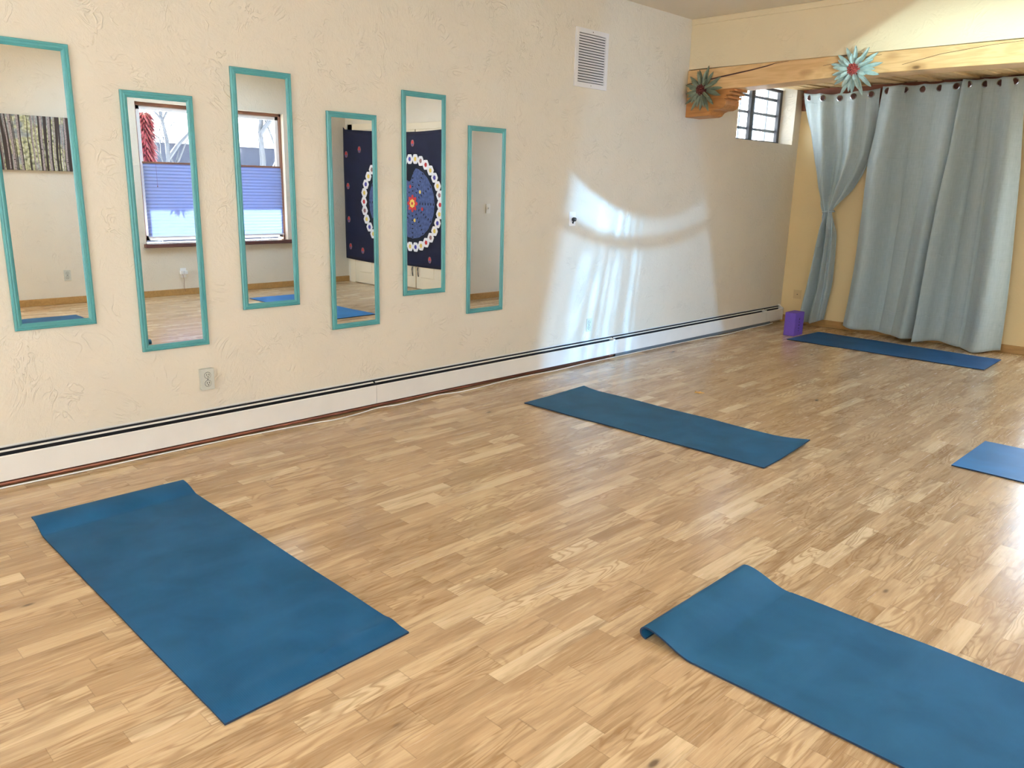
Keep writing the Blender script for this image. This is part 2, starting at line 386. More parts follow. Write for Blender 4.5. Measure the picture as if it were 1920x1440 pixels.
# pleated shades let down from half height
for i, (a, b, t) in enumerate(((3.625, 4.455, 'first'), (4.525, 5.355, 'second'))):
    sh = thing('pleated_shade', (RX+.04, (a+b)/2, .68), ('pale lavender pleated shade low in the window half nearer the birch picture, seen mirrored' if i == 0 else
        'pale lavender pleated shade low in the window half nearer the tapestry, seen mirrored'), 'window shade', 'pleated shades in the mirrored window')
    pts = []
    n = 44
    for q in range(n+1): pts.append((RX+.03+(.003 if q % 2 else -.003), .70+(1.53-.70)*q/n))
    vs = []; fs = []
    for (px, pz) in pts: vs += [(px, a, pz), (px, b, pz)]
    for (px, pz) in pts: vs += [(px+.002, a, pz), (px+.002, b, pz)]
    for q in range(n): fs += [(2*q, 2*q+1, 2*q+3, 2*q+2), (2*q+2*(n+1), 2*q+2+2*(n+1), 2*q+3+2*(n+1), 2*q+1+2*(n+1))]
    mb = MB(); mb.add(vs, fs); mb.build('pleats', M['shade'], sh)
    MB().box((RX+.018, a, 1.525), (RX+.045, b, 1.545)).build('top_rail', M['frame_brown'], sh)
    MB().box((RX+.018, a, .68), (RX+.045, b, .70)).build('bottom_rail', M['sash'], sh)
    MB().tube([(RX+.015, a+.14, 1.53), (RX+.015, a+.142, 1.28)], .0012, 5).lathe((RX+.015, a+.142, 1.262), [(.003, 0), (.006, .006), (.003, .02)], (0, 0, 1), 8).build('pull_cord', M['frame_brown'], sh)
# unseen windows added to brighten the near room and the alcove
def simple_window(name, axis, t, a0, a1, z0, z1, nx):
    w = bpy.data.objects.new(name, None); C.objects.link(w); struct(w)
    w.location = (t, (a0+a1)/2, z0) if axis == 'x' else ((a0+a1)/2, t, z0)
    fr = MB()
    def bx(a, b, c, d, th=.03):
        if axis == 'x': fr.box((t-th, a, c), (t+th, b, d))
        else: fr.box((a, t-th, c), (b, t+th, d))
    for i in range(nx+1):
        p = a0+(a1-a0)*i/nx; bx(max(a0, p-.025), min(a1, p+.025), z0, z1)
    bx(a0, a1, z0, z0+.05); bx(a0, a1, z1-.05, z1)
    fr.build('window_frame', M['sash'], w, bevel=.004)
    pm = MB()
    if axis == 'x': pm.box((t-.003, a0, z0), (t+.003, a1, z1))
    else: pm.box((a0, t-.003, z0), (a1, t+.003, z1))
    pm.build('window_pane', M['glass'], w)
struct(MB().box((SK[1]+.02, SK[2]-.3, CZ+.15), (SK[1]+.12, SK[3]+.3, CZ+1.35)).build('skylight_sun_shield', M['sash']))  # unseen curb added to keep direct sun out of the skylight
MB().box((SK[0]-.02, SK[2]-.02, CZ+.15), (SK[1]+.02, SK[3]+.02, CZ+.156)).build('window_pane', M['glass'], sk)
simple_window('added_window_3', 'x', RX+.12, -1.1, 1.1, .62, 2.3, 2)  # these three openings are unseen, added for more daylight
simple_window('added_window_6', 'y', 8.38, 2.5, 3.14, .12, 2.25, 1)
simple_window('added_window_4', 'y', -3.1, 1.7, 5.0, .25, 2.45, 3)
# ---- doors behind the tapestry
M['door'] = mat('cream_door', rough=.4, build=mottled(s2l(226, 214, 186), .03, 4))
for i, (a, b) in enumerate(((3.62, 4.47), (4.49, 5.34))):
    d = MB().box((a, 6.565, .01), (b, 6.6, 2.05)); o = struct(d.build('door_%d' % (i+1), M['door'], bevel=.004))
    p = MB()
    for z0, z1 in ((.16, .9), (1.02, 1.92)):
        for w in (0, 1):
            c0 = a+.1+w*.37; p.box((c0, 6.558, z0), (c0+.28, 6.57, z1))
    p.build('door_panel', M['door'], o, bevel=.006)
    hx = b-.05 if i == 0 else a+.05
    MB().tube([(hx, 6.558, .17), (hx-.008, 6.545, .2), (hx, 6.545, .26), (hx+.01, 6.558, .29)], .007, 6).build('latch', M['black_paint'], o)
struct(MB().box((5.34, 6.56, 0), (5.45, 6.6, 2.13)).box((3.51, 6.56, 0), (3.62, 6.6, 2.13)).box((3.51, 6.56, 2.05), (5.45, 6.6, 2.13)).build('trim_2', M['door'], bevel=.005))
# ------------------------------------------------------------------ lintel beam and corbels
bt = [(0, 2.356), (.72, 2.363), (1.4, 2.362), (2.47, 2.358), (AX, 2.358)]
bb = [(AX, 2.205), (2.5, 2.214), (2.05, 2.219), (1.53, 2.217), (1.0, 2.207), (.55, 2.19), (0, 2.188)]
beam = MB().prism(bt+bb, YE-.012, YE+.22, 'y').build('lintel_beam', M['beam'], bevel=.006)
tag(beam, 'long honey pine lintel beam over the curtained alcove, with knots and a split', 'beam')
cr = MB()
def crack(pts):
    top = [(x, z+w) for x, z, w in pts]; bot = [(x, z-w) for x, z, w in reversed(pts)]
    cr.prism(top+bot, YE-.0135, YE-.008, 'y')
crack([(.0, 2.246, .003), (.15, 2.262, .004), (.30, 2.283, .0055), (.45, 2.300, .0055), (.60, 2.318, .0045), (.725, 2.336, .004), (.79, 2.350, .002), (.90, 2.356, .001)])
crack([(1.18, 2.30, .0008), (1.4, 2.328, .0014), (1.6, 2.34, .0008)])
crack([(1.75, 2.262, .0008), (2.0, 2.31, .0014), (2.3, 2.338, .0012), (2.6, 2.35, .0006)])
lab(cr.build('split', M['crack'], beam), 'dark split along the grain')
def corbel(x0, sgn, label):
    pr = [(0, 2.19), (0, 1.98), (.20, 1.985), (.225, 1.992), (.25, 2.02), (.28, 2.032), (.33, 2.034), (.36, 2.045), (.378, 2.07), (.38, 2.108),
          (.362, 2.109), (.362, 2.118), (.398, 2.119), (.398, 2.136), (.38, 2.137), (.38, 2.145), (.424, 2.146), (.424, 2.163), (.406, 2.164), (.406, 2.17), (.45, 2.171), (.45, 2.19)]
    o = MB().prism([(x0+sgn*a, b) for a, b in pr], YE-.004, YE+.215, 'y').build('corbel', M['corbel'], bevel=.003)
    tag(o, label, 'corbel', 'carved corbels under the lintel beam')
corbel(0, 1, 'brown carved wooden corbel in the left corner, behind the dull olive metal flower')
corbel(AX-.0, -1, 'carved wooden corbel at the right end of the beam, at the photo edge')
# ------------------------------------------------------------------ metal flowers on the beam
def flower(c, R, label, pm, sm, seed, tilt):
    rnd = random.Random(seed)
    t = thing('metal_flower', c, label, 'wall flower', 'metal flowers on the beam')
    c = Vector(c)
    for ring, (n, rl, wd, lift, off) in enumerate(((14, 1.0, .031, .006, 0), (12, .80, .029, .030, .4), (9, .60, .027, .055, .1))):
        for k in range(n):
            a = 2*PI*(k+off)/n+rnd.uniform(-.09, .09)+tilt
            L = R*rl*rnd.uniform(.90, 1.12); d = Vector((math.cos(a), 0, math.sin(a))); s = Vector((-math.sin(a), 0, math.cos(a))); nrm = Vector((0, -1, 0))
            prof = [(.10, .25), (.3, .7), (.55, 1.), (.78, .85), (.92, .45), (1., .02)]
            vs = []; fs = []
            for u_, w_ in prof:
                p = c+d*(u_*L)+nrm*(.008+lift*math.sin(u_*2.2)+ring*.006)
                h = wd*.5*w_
                vs += [p-s*h+nrm*.003, p-nrm*.003*w_, p+s*h+nrm*.003, p-s*h+nrm*.001, p-nrm*(.003*w_+.002), p+s*h+nrm*.001]
            m_ = len(prof)
            for i in range(m_-1):
                o = i*6; q = o+6
                fs += [(o, q, q+1, o+1), (o+1, q+1, q+2, o+2), (o+3, o+4, q+4, q+3), (o+4, o+5, q+5, q+4), (o, o+3, q+3, q), (o+2, q+2, q+5, o+5)]
            mb = MB(); mb.add(vs, fs); mb.build('petal', pm, t)
    st = MB()
    for k in range(38):
        rr = .042*math.sqrt((k+.5)/38); a = k*2.399; p = c+Vector((math.cos(a)*rr, -.055-(.018*(1-rr/.042)), math.sin(a)*rr))
        st.lathe(p, [(.003, .03), (.005, .008), (.0065, .0), (.0045, -.006), (.001, -.008)], (0, 1, 0), 6)
    st.lathe(c+Vector((0, -.035, 0)), [(.02, .02), (.044, .0), (.03, -.02)], (0, 1, 0), 14)
    st.build('flower_centre', sm, t, smooth=True)
    MB().lathe(c+Vector((0, -.02, 0)), [(.012, 0), (.012, .035)], (0, 1, 0), 10).build('mount', M['chrome'], t)
flower((.175, YE-.022, 2.188), .178, 'dull olive metal flower with dark red centre in the wall corner', M['petal_dull'], M['stamen_dark'], 3, .1)
flower((1.432, YE-.022, 2.25), .176, 'pale blue-green metal flower with pink-red centre at the middle of the beam', M['petal'], M['stamen'], 8, .22)
# ------------------------------------------------------------------ header board behind curtains
hb = MB().box((-.0+.012, BY-.03, 2.20), (2.47, BY-.002, 2.41)).build('header_board', M['redwood'], bevel=.003)
tag(hb, 'dark red-brown wooden header board behind the curtain tops', 'board')
rod = thing('curtain_rod', (1.3, BY-.062, 2.325), 'thin red-brown curtain rod hidden close behind the curtain tops', 'curtain rod')
MB().tube([(.03, BY-.062, 2.325), (2.45, BY-.062, 2.325)], .007, 10).build('rod', M['redwood'], rod, smooth=True)
for xx in (.045, 1.40, 2.42): MB().box((xx-.012, BY-.07, 2.306), (xx+.012, BY-.03, 2.317)).build('bracket', M['redwood'], rod)
# ------------------------------------------------------------------ curtains
def lerp_tab(tab, z):                      # tab: (z, value) with falling z
    if z >= tab[0][0]: return tab[0][1]
    for (z0, v0), (z1, v1) in zip(tab, tab[1:]):
        if z0 >= z >= z1:
            t = (z0-z)/(z0-z1); return v0+(v1-v0)*t
    return tab[-1][1]
def curtain(loc, L, Rr, ztop, zbot, folds, amp, phase, label, ng, y0=8.12, nu=150, nv=90, pinch=None, hem=None, topsag=.008, bigsag=0.):
    t = thing('curtain', loc, label, 'curtain', 'grey-blue grommet curtains')
    vs = []; fs = []; gx = []
    yoff = t.location.y*0
    def sharp(v): return math.copysign(abs(v)**.8, v)
    def pt(uu, zz, fold=True):
        a, b = lerp_tab(L, zz), lerp_tab(Rr, zz)
        x = a+(b-a)*uu
        k = (ztop-zz)/(ztop-zbot)
        am = amp*(.35+.65*min(1, k*2.2))
        y = y0
        for (fr_, ph_, w_) in folds: y += am*w_*sharp(math.sin(2*PI*fr_*uu+ph_+phase+k*.6+.35*math.sin(5*uu+2*k)))
        if pinch:
            for e in (max(0, (uu-.91)/.09), max(0, (.09-uu)/.09)): y += .075*e*min(1, abs(zz-pinch)/.2)*min(1, max(0, ztop-.12-zz)/.3)
            if zz < pinch: y += .12*math.exp(-((uu-.72)/.05)**2)*min(1, (pinch-zz)/.25)
            d = abs(zz-pinch); g = math.exp(-(d/.16)**2)
            y = y*(1-g)+(y0-.0)*g + .018*g*math.sin(PI*uu*5)
            y -= .02*g
        return x, y
    for j in range(nv+1):
        zz = ztop+(zbot-ztop)*j/nv
        for i in range(nu+1):
            uu = i/nu; x, y = pt(uu, zz)
            z = zz
            k = j/nv
            sag = (topsag*math.sin(PI*((uu*(ng-1)) % 1))+bigsag*math.sin(PI*uu))*(1-k)**6
            z -= sag
            if hem: z += hem(uu)*k**4
            vs.append((x, min(y, BY-.05), z))
    for j in range(nv):
        for i in range(nu):
            q = j*(nu+1)+i; fs.append((q, q+1, q+nu+2, q+nu+1))
    mb = MB(); mb.add(vs, fs)
    o = mb.build('cloth', [M['curtain']], t, smooth=True)
    so = o.modifiers.new('thick', 'SOLIDIFY'); so.thickness = .003; so.offset = 0
    for k in range(ng):
        uu = (k+.42)/(ng-.1) if ng > 1 else .5
        zz = ztop-.048-bigsag*math.sin(PI*uu); x, y = pt(uu, zz)
        g = MB()
        prof = [(.023, .003), (.030, .004), (.0305, -.0035), (.023, -.005)]
        g.lathe((x, y, zz), prof, (0, 1, 0), 20)
        go = g.build('grommet', M['chrome'], t, smooth=False)
        MB().lathe((x, y-.0052, zz), [(.0225, .0), (.0225, .0035)], (0, 1, 0), 20).build('grommet_hole', M['crack'], go)
    return t
p1L = [(2.361, .071), (2.074, .128), (1.706, .223), (1.442, .306), (1.24, .40), (1.195, .428), (1.13, .418), (1.071, .405), (.797, .37), (.459, .322), (.052, .262)]
p1R = [(2.35, .830), (2.049, .831), (1.753, .804), (1.552, .727), (1.37, .628), (1.24, .545), (1.195, .522), (1.12, .535), (.971, .545), (.756, .558), (.429, .566), (.1, .535), (.05, .53)]
c1 = curtain((.45, 8.12, .05), p1L, p1R, 2.364, .05, [(2.3, .4, 1.), (5, 1.2, .45)], .062, .3,
    'left grey-blue curtain tied in a narrow waist, beside the corner', 5, y0=8.09, pinch=1.2, bigsag=.026, hem=lambda uu: -.01+.05*max(0, uu-.6)*2.5)
tb = MB(); loop = []
for k in range(25):
    a = 2*PI*k/24; loop.append((.475+.056*math.cos(a), 8.10+.042*math.sin(a), 1.198+.006*math.cos(a)))
tb.tube(loop, .009, 8); tb.build('tie_band', M['curtain'], c1, smooth=True)
p2L = [(2.363, .848), (1.951, .829), (1.703, .80), (1.195, .812), (.669, .812), (.3, .795), (.02, .774)]
p2R = [(2.37, 1.585), (1.746, 1.578), (1.416, 1.56), (.88, 1.53), (.271, 1.512), (.01, 1.50)]
curtain((1.15, 8.12, .02), p2L, p2R, 2.378, .035, [(1.5, 2.2, 1.), (2.9, .2, .4)], .085, .9,
    'middle grey-blue curtain hanging straight down, next to the tied one', 5, y0=8.115, hem=lambda uu: .0+.035*(1-uu)-.02*math.sin(uu*PI))
p3L = [(2.40, 1.572), (1.746, 1.56), (1.416, 1.54), (.88, 1.515), (.271, 1.50), (.009, 1.487)]
p3R = [(2.40, 2.03), (2.2, 2.06), (1.653, 2.111), (1.247, 2.134), (.879, 2.159), (.407, 2.183), (.018, 2.192)]
curtain((1.85, 8.12, .01), p3L, p3R, 2.382, .02, [(1.3, 1.9, 1.), (2.7, 1.0, .45)], .085, 2.6,
    'right grey-blue curtain at the photo edge, overlapping the middle one', 4, y0=8.06, hem=lambda uu: .015*math.sin(uu*7))
# ------------------------------------------------------------------ mirrors
def mirror(y0, zt, label, yaw=0., w=.338, h=1.23):
    zb = zt-h; cy = y0+w/2
    t = thing('wall_mirror', (0.0, cy, zb), label, 'mirror', 'teal-framed wall mirrors')
    FW = .031
    # moulding: stepped profile (inset from outer edge, depth)
    prof = [(0, .002), (0, .014), (.004, .018), (.009, .0185), (.011, .0155), (.014, .0155), (.016, .017), (.021, .0165), (.023, .0135), (FW-.004, .012), (FW, .009), (FW, .002)]
    vs = []; fs = []; n = len(prof)
    corners = [(-w/2, 0, 1, 1), (w/2, 0, -1, 1), (w/2, h, -1, -1), (-w/2, h, 1, -1)]
    for (a, b, sx, sz) in corners: vs += [(d, cy+a+sx*i, zb+b+sz*i) for i, d in prof]
    for c_ in range(4):
        o, q = c_*n, ((c_+1) % 4)*n
        fs += [(o+i, o+(i+1) % n, q+(i+1) % n, q+i) for i in range(n)]
    mb = MB(); mb.add(vs, fs); mb.build('frame', M['teal'], t)
    g = MB().box((.0035, cy-w/2+FW-.004, zb+FW-.004), (.0085, cy+w/2-FW+.004, zb+h-FW+.004)).build('mirror_glass', M['mirror'], t)
    t.rotation_euler = (0, 0, yaw)
    if yaw: t.location.x = abs(yaw)*w/2+.0005
    return t
mirror(.899, 1.922, 'leftmost tall teal-framed mirror, cut by the photo edge, showing the birch picture')
mirror(1.436, 1.758, 'teal-framed mirror second from the left, above the grey wall outlet')
mirror(1.977, 1.920, 'teal-framed mirror third from the left, showing the window corner and sill')
mirror(2.524, 1.752, 'teal-framed mirror fourth from the left, showing the tapestry edge and wall corner', yaw=.017)
mirror(3.051, 1.911, 'teal-framed mirror fifth from the left, showing the tapestry ring and red flower', yaw=-.008)
mirror(3.588, 1.746, 'rightmost teal-framed mirror, showing a plain wall with a light switch')
# ------------------------------------------------------------------ air vent
v = thing('air_vent', (0, 4.795, 2.09), 'white louvred air vent high on the mirror wall', 'vent')
va, vb, vz0, vz1 = 4.612, 4.985, 2.09, 2.49
fm = MB()
for (a, b, c_, d) in ((va, vb, vz0, vz0+.033), (va, vb, vz1-.033, vz1), (va, va+.033, vz0+.033, vz1-.033), (vb-.033, vb, vz0+.033, vz1-.033)): fm.box((.001, a, c_), (.012, b, d))
fm.build('vent_frame', M['vent_metal'], v)
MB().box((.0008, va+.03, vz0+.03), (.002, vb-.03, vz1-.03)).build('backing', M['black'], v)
for k in range(18):
    zz = vz0+.036+k*(vz1-vz0-.07)/18
    MB().prism([(.003, zz+.004), (.010, zz+.0145), (.0112, zz+.0138), (.0042, zz+.0033)], va+.032, vb-.032, 'y').build('slat', M['vent_metal'], v)
for zz in (vz0+.016, vz1-.016): MB().lathe((.0115, (va+vb)/2, zz), [(.004, 0), (.003, .002)], (1, 0, 0), 8).build('screw', M['chrome'], v)
# ------------------------------------------------------------------ outlets and plates
def plate(name, c, nrm, w, h, m_, label, cat, kind='outlet', group=None, dep=.006):
    nrm = Vector(nrm); c = Vector(c); side = Vector((0, 0, 1)).cross(nrm); up = Vector((0, 0, 1))
    t = thing(name, c-up*h/2, label, cat, group)
    def bx(cc, hw, hh, d0, d1, mm, nm, par, bev=.0):
        vs = [cc+side*a*hw+up*b*hh+nrm*d for d in (d0, d1) for a, b in ((-1, -1), (1, -1), (1, 1), (-1, 1))]
        mb = MB(); mb.add(vs, [(0, 3, 2, 1), (4, 5, 6, 7), (0, 1, 5, 4), (1, 2, 6, 5), (2, 3, 7, 6), (3, 0, 4, 7)]); return mb.build(nm, mm, par, bevel=bev)
    bx(c, w/2, h/2, .0005, dep, m_, 'cover_plate', t, .002)
    if kind == 'outlet':
        for s in (-1, 1):
            cc = c+up*s*h*.19
            so = MB().lathe(cc+nrm*dep*.9, [(.0165, 0), (.0165, .003), (.0155, .004)], nrm, 18); so = so.build('socket', m_, t)
            ring = MB(); pts = [cc+nrm*(dep+.0008)+side*math.cos(a)*.0172+up*math.sin(a)*.0172 for a in [2*PI*k/20 for k in range(21)]]
            ring.tube(pts, .0008, 4).build('socket_gap', M['slot'], so)
            for q in (-1, 1): bx(cc+side*q*.006+up*.004, .0012, .0042, dep+.003, dep+.0052, M['slot'], 'slot', so)
            MB().lathe(cc-up*.0075+nrm*(dep+.003), [(.0028, 0), (.0028, .0022)], nrm, 8).build('slot', M['slot'], so)
    if kind == 'switch':
        bx(c, .006, .013, dep, dep+.002, M['plastic_w'], 'switch_slot', t); bx(c+up*.003, .004, .006, dep+.001, dep+.011, M['plastic_w'], 'toggle', t, .001)
    if kind in ('outlet', 'switch'): MB().lathe(c+nrm*dep*.95, [(.003, 0), (.0022, .0014)], nrm, 8).build('screw', M['chrome'], t)
    return t, c, bx
# the grey outlet under the second mirror stands on a shallow box
t, c_, bx = plate('wall_outlet', (.022, 1.745, .345), (1, 0, 0), .072, .114, M['plastic'], 'grey two-socket outlet on a box below the second mirror', 'outlet', group=None)
MB().box((.0, 1.711, .290), (.0225, 1.779, .400)).build('surface_box', M['plastic'], t, bevel=.002)
plate('wall_outlet', (.0, 4.922, .298), (1, 0, 0), .066, .106, M['plastic'], 'small grey-green outlet above the heater in the bright reflected light patch', 'outlet')
t, c_, bx = plate('wall_outlet', (.0, 4.660, 1.141), (1, 0, 0), .072, .106, M['plastic_w'], 'white wall plate with a black plug, at mid height by the bright light patch', 'outlet', kind='blank')
MB().lathe((.006, 4.665, 1.138), [(.014, 0), (.017, .01), (.014, .026), (.006, .03)], (1, 0, 0), 12).prism([(4.655, 1.118), (4.668, 1.124), (4.66, 1.106)], .008, .018, 'x').build('black_plug', M['black_paint'], t)
plate('cover_plate', (.0, 8.02, .315), (1, 0, 0), .07, .11, M['wall'], 'cream blank cover plate low on the left wall at the end of the heater', 'cover plate', kind='blank')
t, c_, bx = plate('cover_plate', (.175, BY, .31), (0, -1, 0), .085, .095, M['plastic_o'], 'ochre painted cable plate low on the back wall, left of the tied curtain', 'cover plate', kind='blank')
MB().lathe((.178, BY-.006, .31), [(.005, 0), (.005, -.004)], (0, 1, 0), 10).build('cable_hole', M['slot'], t)
plate('wall_outlet', (RX, 2.71, .31), (-1, 0, 0), .07, .115, M['plastic'], 'two-socket outlet under the birch picture, seen in the leftmost mirror', 'outlet')
t, c_, bx = plate('wall_outlet', (RX, 3.98, .265), (-1, 0, 0), .07, .115, M['plastic_w'], 'outlet with plugged-in chargers under the window, seen in the second mirror', 'outlet', kind='blank')
for dy in (-.03, .025): MB().box((RX-.035, 3.98+dy-.018, .25), (RX-.006, 3.98+dy+.018, .29)).build('charger', M['plastic_w'], t, bevel=.004)
MB().tube([(RX-.03, 3.96, .25), (RX-.03, 3.975, .18), (RX-.022, 3.97, .1), (RX-.02, 3.98, .045)], .0025, 6).build('cable', M['frame_brown'], t)
plate('light_switch', (AX, 6.79, 1.10), (-1, 0, 0), .07, .115, M['plastic_w'], 'white light switch on the plain wall, seen in the rightmost mirror', 'switch', kind='switch')
# ------------------------------------------------------------------ baseboard heater
H = thing('baseboard_heater', (.03, 4., 0), 'long low cream baseboard heater along the foot of the mirror wall', 'heater')
Y0, Y1 = -1.2, 8.20
MB().prism([(.0005, .03), (.0005, .180), (.006, .182), (.006, .176), (.0035, .172), (.0035, .03)], Y0, Y1, 'y').build('back_plate', M['white_metal'], H)
MB().box((.004, Y0, .045), (.006, Y1-.01, .171)).build('dark_interior', M['black'], H)
MB().box((.006, Y0, .06), (.046, Y1-.02, .12)).build('heating_fins', M['black'], H)
MB().box((.006, Y0, .04), (.05, Y1-.02, .045)).build('bottom_tray', M['black'], H)
joints = [Y0, 2.797, 5.207, 7.829, Y1]
for a, b in zip(joints, joints[1:]):
    MB().prism([(.054, .034), (.058, .032), (.058, .143), (.052, .148), (.0505, .1465), (.0555, .141), (.0555, .036), (.048, .038), (.048, .0365)], a+.0012, b-.0012, 'y').build('front_panel', M['white_metal'], H)
    MB().prism([(.0245, .1645), (.0335, .159), (.034, .1605), (.025, .166)], a+.01, b-.004, 'y').build('damper', M['white_metal'], H)
for j in joints[1:-1]: MB().box((.006, j-.012, .140), (.052, j+.012, .156)).build('joint_clip', M['black'] if j < 4 else M['white_metal'], H)
MB().prism([(.0, .022), (.0, .186), (.012, .186), (.03, .172), (.06, .152), (.06, .022)], Y1-.012, Y1, 'y').build('end_cap', M['white_metal'], H, bevel=.002)
MB().tube([(.034, Y0, .0135), (.034, 2.6, .0135), (.034, 5.15, .013)], .0105, 10).build('pipe', M['copper'], H, smooth=True)
MB().lathe((.036, 5.15, .0165), [(.010, 0), (.0145, .01), (.0145, .05), (.01, .06)], (0, 1, 0), 10).build('pipe_joint', M['copper'], H)
M['toe'] = mat('grey_toe_strip', rough=.5, build=mottled(s2l(108, 118, 124), .1, 5))
MB().box((.040, 5.24, .001), (.046, 7.95, .030)).build('toe_strip', M['toe'], H)
# white cord on the floor under the heater
cp = [(.068, .3), (.064, .75), (.07, 1.1), (.062, 1.5), (.064, 1.9), (.09, 2.3), (.112, 2.45), (.10, 2.62), (.067, 2.8), (.086, 2.95), (.078, 3.12), (.068, 3.3), (.098, 3.45), (.094, 3.62), (.072, 3.85), (.068, 4.2), (.082, 4.45), (.066, 4.8), (.062, 5.2),
      (.062, 5.9), (.066, 6.6), (.10, 6.95), (.085, 7.2), (.066, 7.5), (.07, 7.8), (.05, 8.0)]
def spline(pts, k=6):
    out = []
    for i in range(len(pts)-1):
        p0, p1, p2, p3 = pts[max(i-1, 0)], pts[i], pts[i+1], pts[min(i+2, len(pts)-1)]
        for q in range(k):
            t_ = q/k; out.append(tuple(.5*((2*b)+(c-a)*t_+(2*a-5*b+4*c-d)*t_*t_+(-a+3*b-3*c+d)*t_**3) for a, b, c, d in zip(p0, p1, p2, p3)))
    return out+[pts[-1]]
o = MB().tube([(a, b, .0045) for a, b in spline(cp)], .004, 8).build('power_cord', M['cord'], smooth=True)
tag(o, 'thin white cord lying on the floor along the heater', 'cord')
# ------------------------------------------------------------------ yoga mats
def yoga_mat(corners, m_, label, height, nu=120, nv=24, wave=0.0, pos=None):
    """corners: near-left, far-left, far-right, near-right on the floor; height(u, v) lifts the sheet"""
    A, B, Cc, D = [Vector((*p, 0)) for p in corners]
    th = .006; top = []; 
    def P(u_, v_):
        p = A*(1-u_)*(1-v_)+B*(1-u_)*v_+Cc*u_*v_+D*u_*(1-v_)
        dx, h = height(u_, v_)
        d = (D-A).normalized()
        return p+d*dx+Vector((0, 0, h))
    us = [(1-math.cos(PI*i/nu))/2 for i in range(nu+1)]
    g = [[P(us[i], j/nv) for j in range(nv+1)] for i in range(nu+1)]
    nrm = [[None]*(nv+1) for _ in range(nu+1)]
    for i in range(nu+1):
        for j in range(nv+1):
            a = g[min(i+1, nu)][j]-g[max(i-1, 0)][j]; b = g[i][min(j+1, nv)]-g[i][max(j-1, 0)]
            nrm[i][j] = a.cross(b).normalized()
    vs = []; fs = []
    W_ = nv+1
    for i in range(nu+1):
        for j in range(nv+1):
            p = g[i][j]+Vector((0, 0, .0006)); vs.append(p)
    o = len(vs)
    for i in range(nu+1):
        for j in range(nv+1):
            vs.append(g[i][j]+Vector((0, 0, .0006))+nrm[i][j]*th)
    for i in range(nu):
        for j in range(nv):
            q = i*W_+j; fs += [(q, q+1, q+W_+1, q+W_), (o+q, o+q+W_, o+q+W_+1, o+q+1)]
    for i in range(nu):
        for j in (0, nv): q = i*W_+j; fs.append((q, q+W_, q+W_+o, q+o))
    nf = 2*nu*nv
    for j in range(nv):
        for i in (0, nu): q = i*W_+j; fs.append((q, q+1, q+1+o, q+o))
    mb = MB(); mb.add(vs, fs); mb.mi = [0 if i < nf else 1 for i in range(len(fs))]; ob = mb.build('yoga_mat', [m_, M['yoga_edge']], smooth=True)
    es = ob.modifiers.new('es', 'EDGE_SPLIT'); es.split_angle = math.radians(40)
    return tag(ob, label, 'yoga mat', 'blue yoga mats on the floor')
def bumpf(c, w): return lambda t: math.exp(-((t-c)/w)**2)
L0 = 1.69
def h1(u_, v_):
    s = u_*L0
    a = max(0, 1-s/.13); h = (.026+.012*(1-v_))*math.sin(min(1, a)*PI*.55)*(1 if a > 0 else 0)
    h += .005*math.exp(-((s-1.60)/.03)**2)*(.3+v_)
    h += .0022*(math.sin(s*9+v_*2)+1)*.5+.0016*math.exp(-((s-.35)/.06)**2)
    return 0, h
yoga_mat([(.598, .738), (.562, 1.361), (2.230, 1.362), (2.254, .747)], M['yoga'], 'blue yoga mat at the lower left, closest to the outlet end of the mirror wall', h1)
def h2(u_, v_):
    s = u_*L0; h = .0012*(math.sin(s*11+v_*3)+1)
    h += .018*max(0, v_-.35)**1.3*max(0, 1-s/.14)**1.5
    h += .040*max(0, v_-.25)**1.4*max(0, 1-(L0-s)/.22)**1.6
    return 0, h
yoga_mat([(.582, 3.584), (.565, 4.205), (2.228, 4.188), (2.243, 3.631)], M['yoga_grey'], 'slate blue yoga mat in the middle of the floor with one corner turned up', h2)
yoga_mat([(.611, 7.192), (.629, 7.85), (2.29, 7.80), (2.312, 7.209)], M['yoga_dark'], 'dark blue yoga mat in the alcove, in front of the curtains', lambda u_, v_: (0, .001*(math.sin(u_*20)+1)))
yoga_mat([(2.889, 4.428), (2.889, 5.038), (4.80, 5.05), (4.80, 4.43)], M['yoga_light'], 'bright blue yoga mat cut off by the right photo edge', lambda u_, v_: (0, .001*(math.sin(u_*20)+1)))
def h5(u_, v_):
    # end curls up and over into a small open roll
    s = u_*2.0; R0 = .021; arc = .075; foot = .10
    if s < arc:                              # rolled lip: starts at the free edge, goes over the crest
        ph = PI*.95*(1-s/arc)
        x = foot-R0*math.sin(ph)*1.0-.02; h = .020+R0*math.cos(ph)*.75+.006
        return x-s-.012, h
    if s < arc+.16:
        t_ = (s-arc)/.16; h = .0418*(1-(3*t_*t_-2*t_**3)); return (foot-.032)*(1-t_)-arc*(1-t_)+0.0*t_ - 0*t_, h
    h = .003*(math.sin(s*10+1)+1)*max(0, 1-s)*.6+.001*(math.sin(s*17+v_*2)+1)
    return 0, h
yoga_mat([(2.70, 1.876), (2.70, 2.498), (4.70, 2.506), (4.70, 1.870)], M['yoga_grey'], 'blue yoga mat at the lower right with its end curled up off the floor', h5, nu=220)
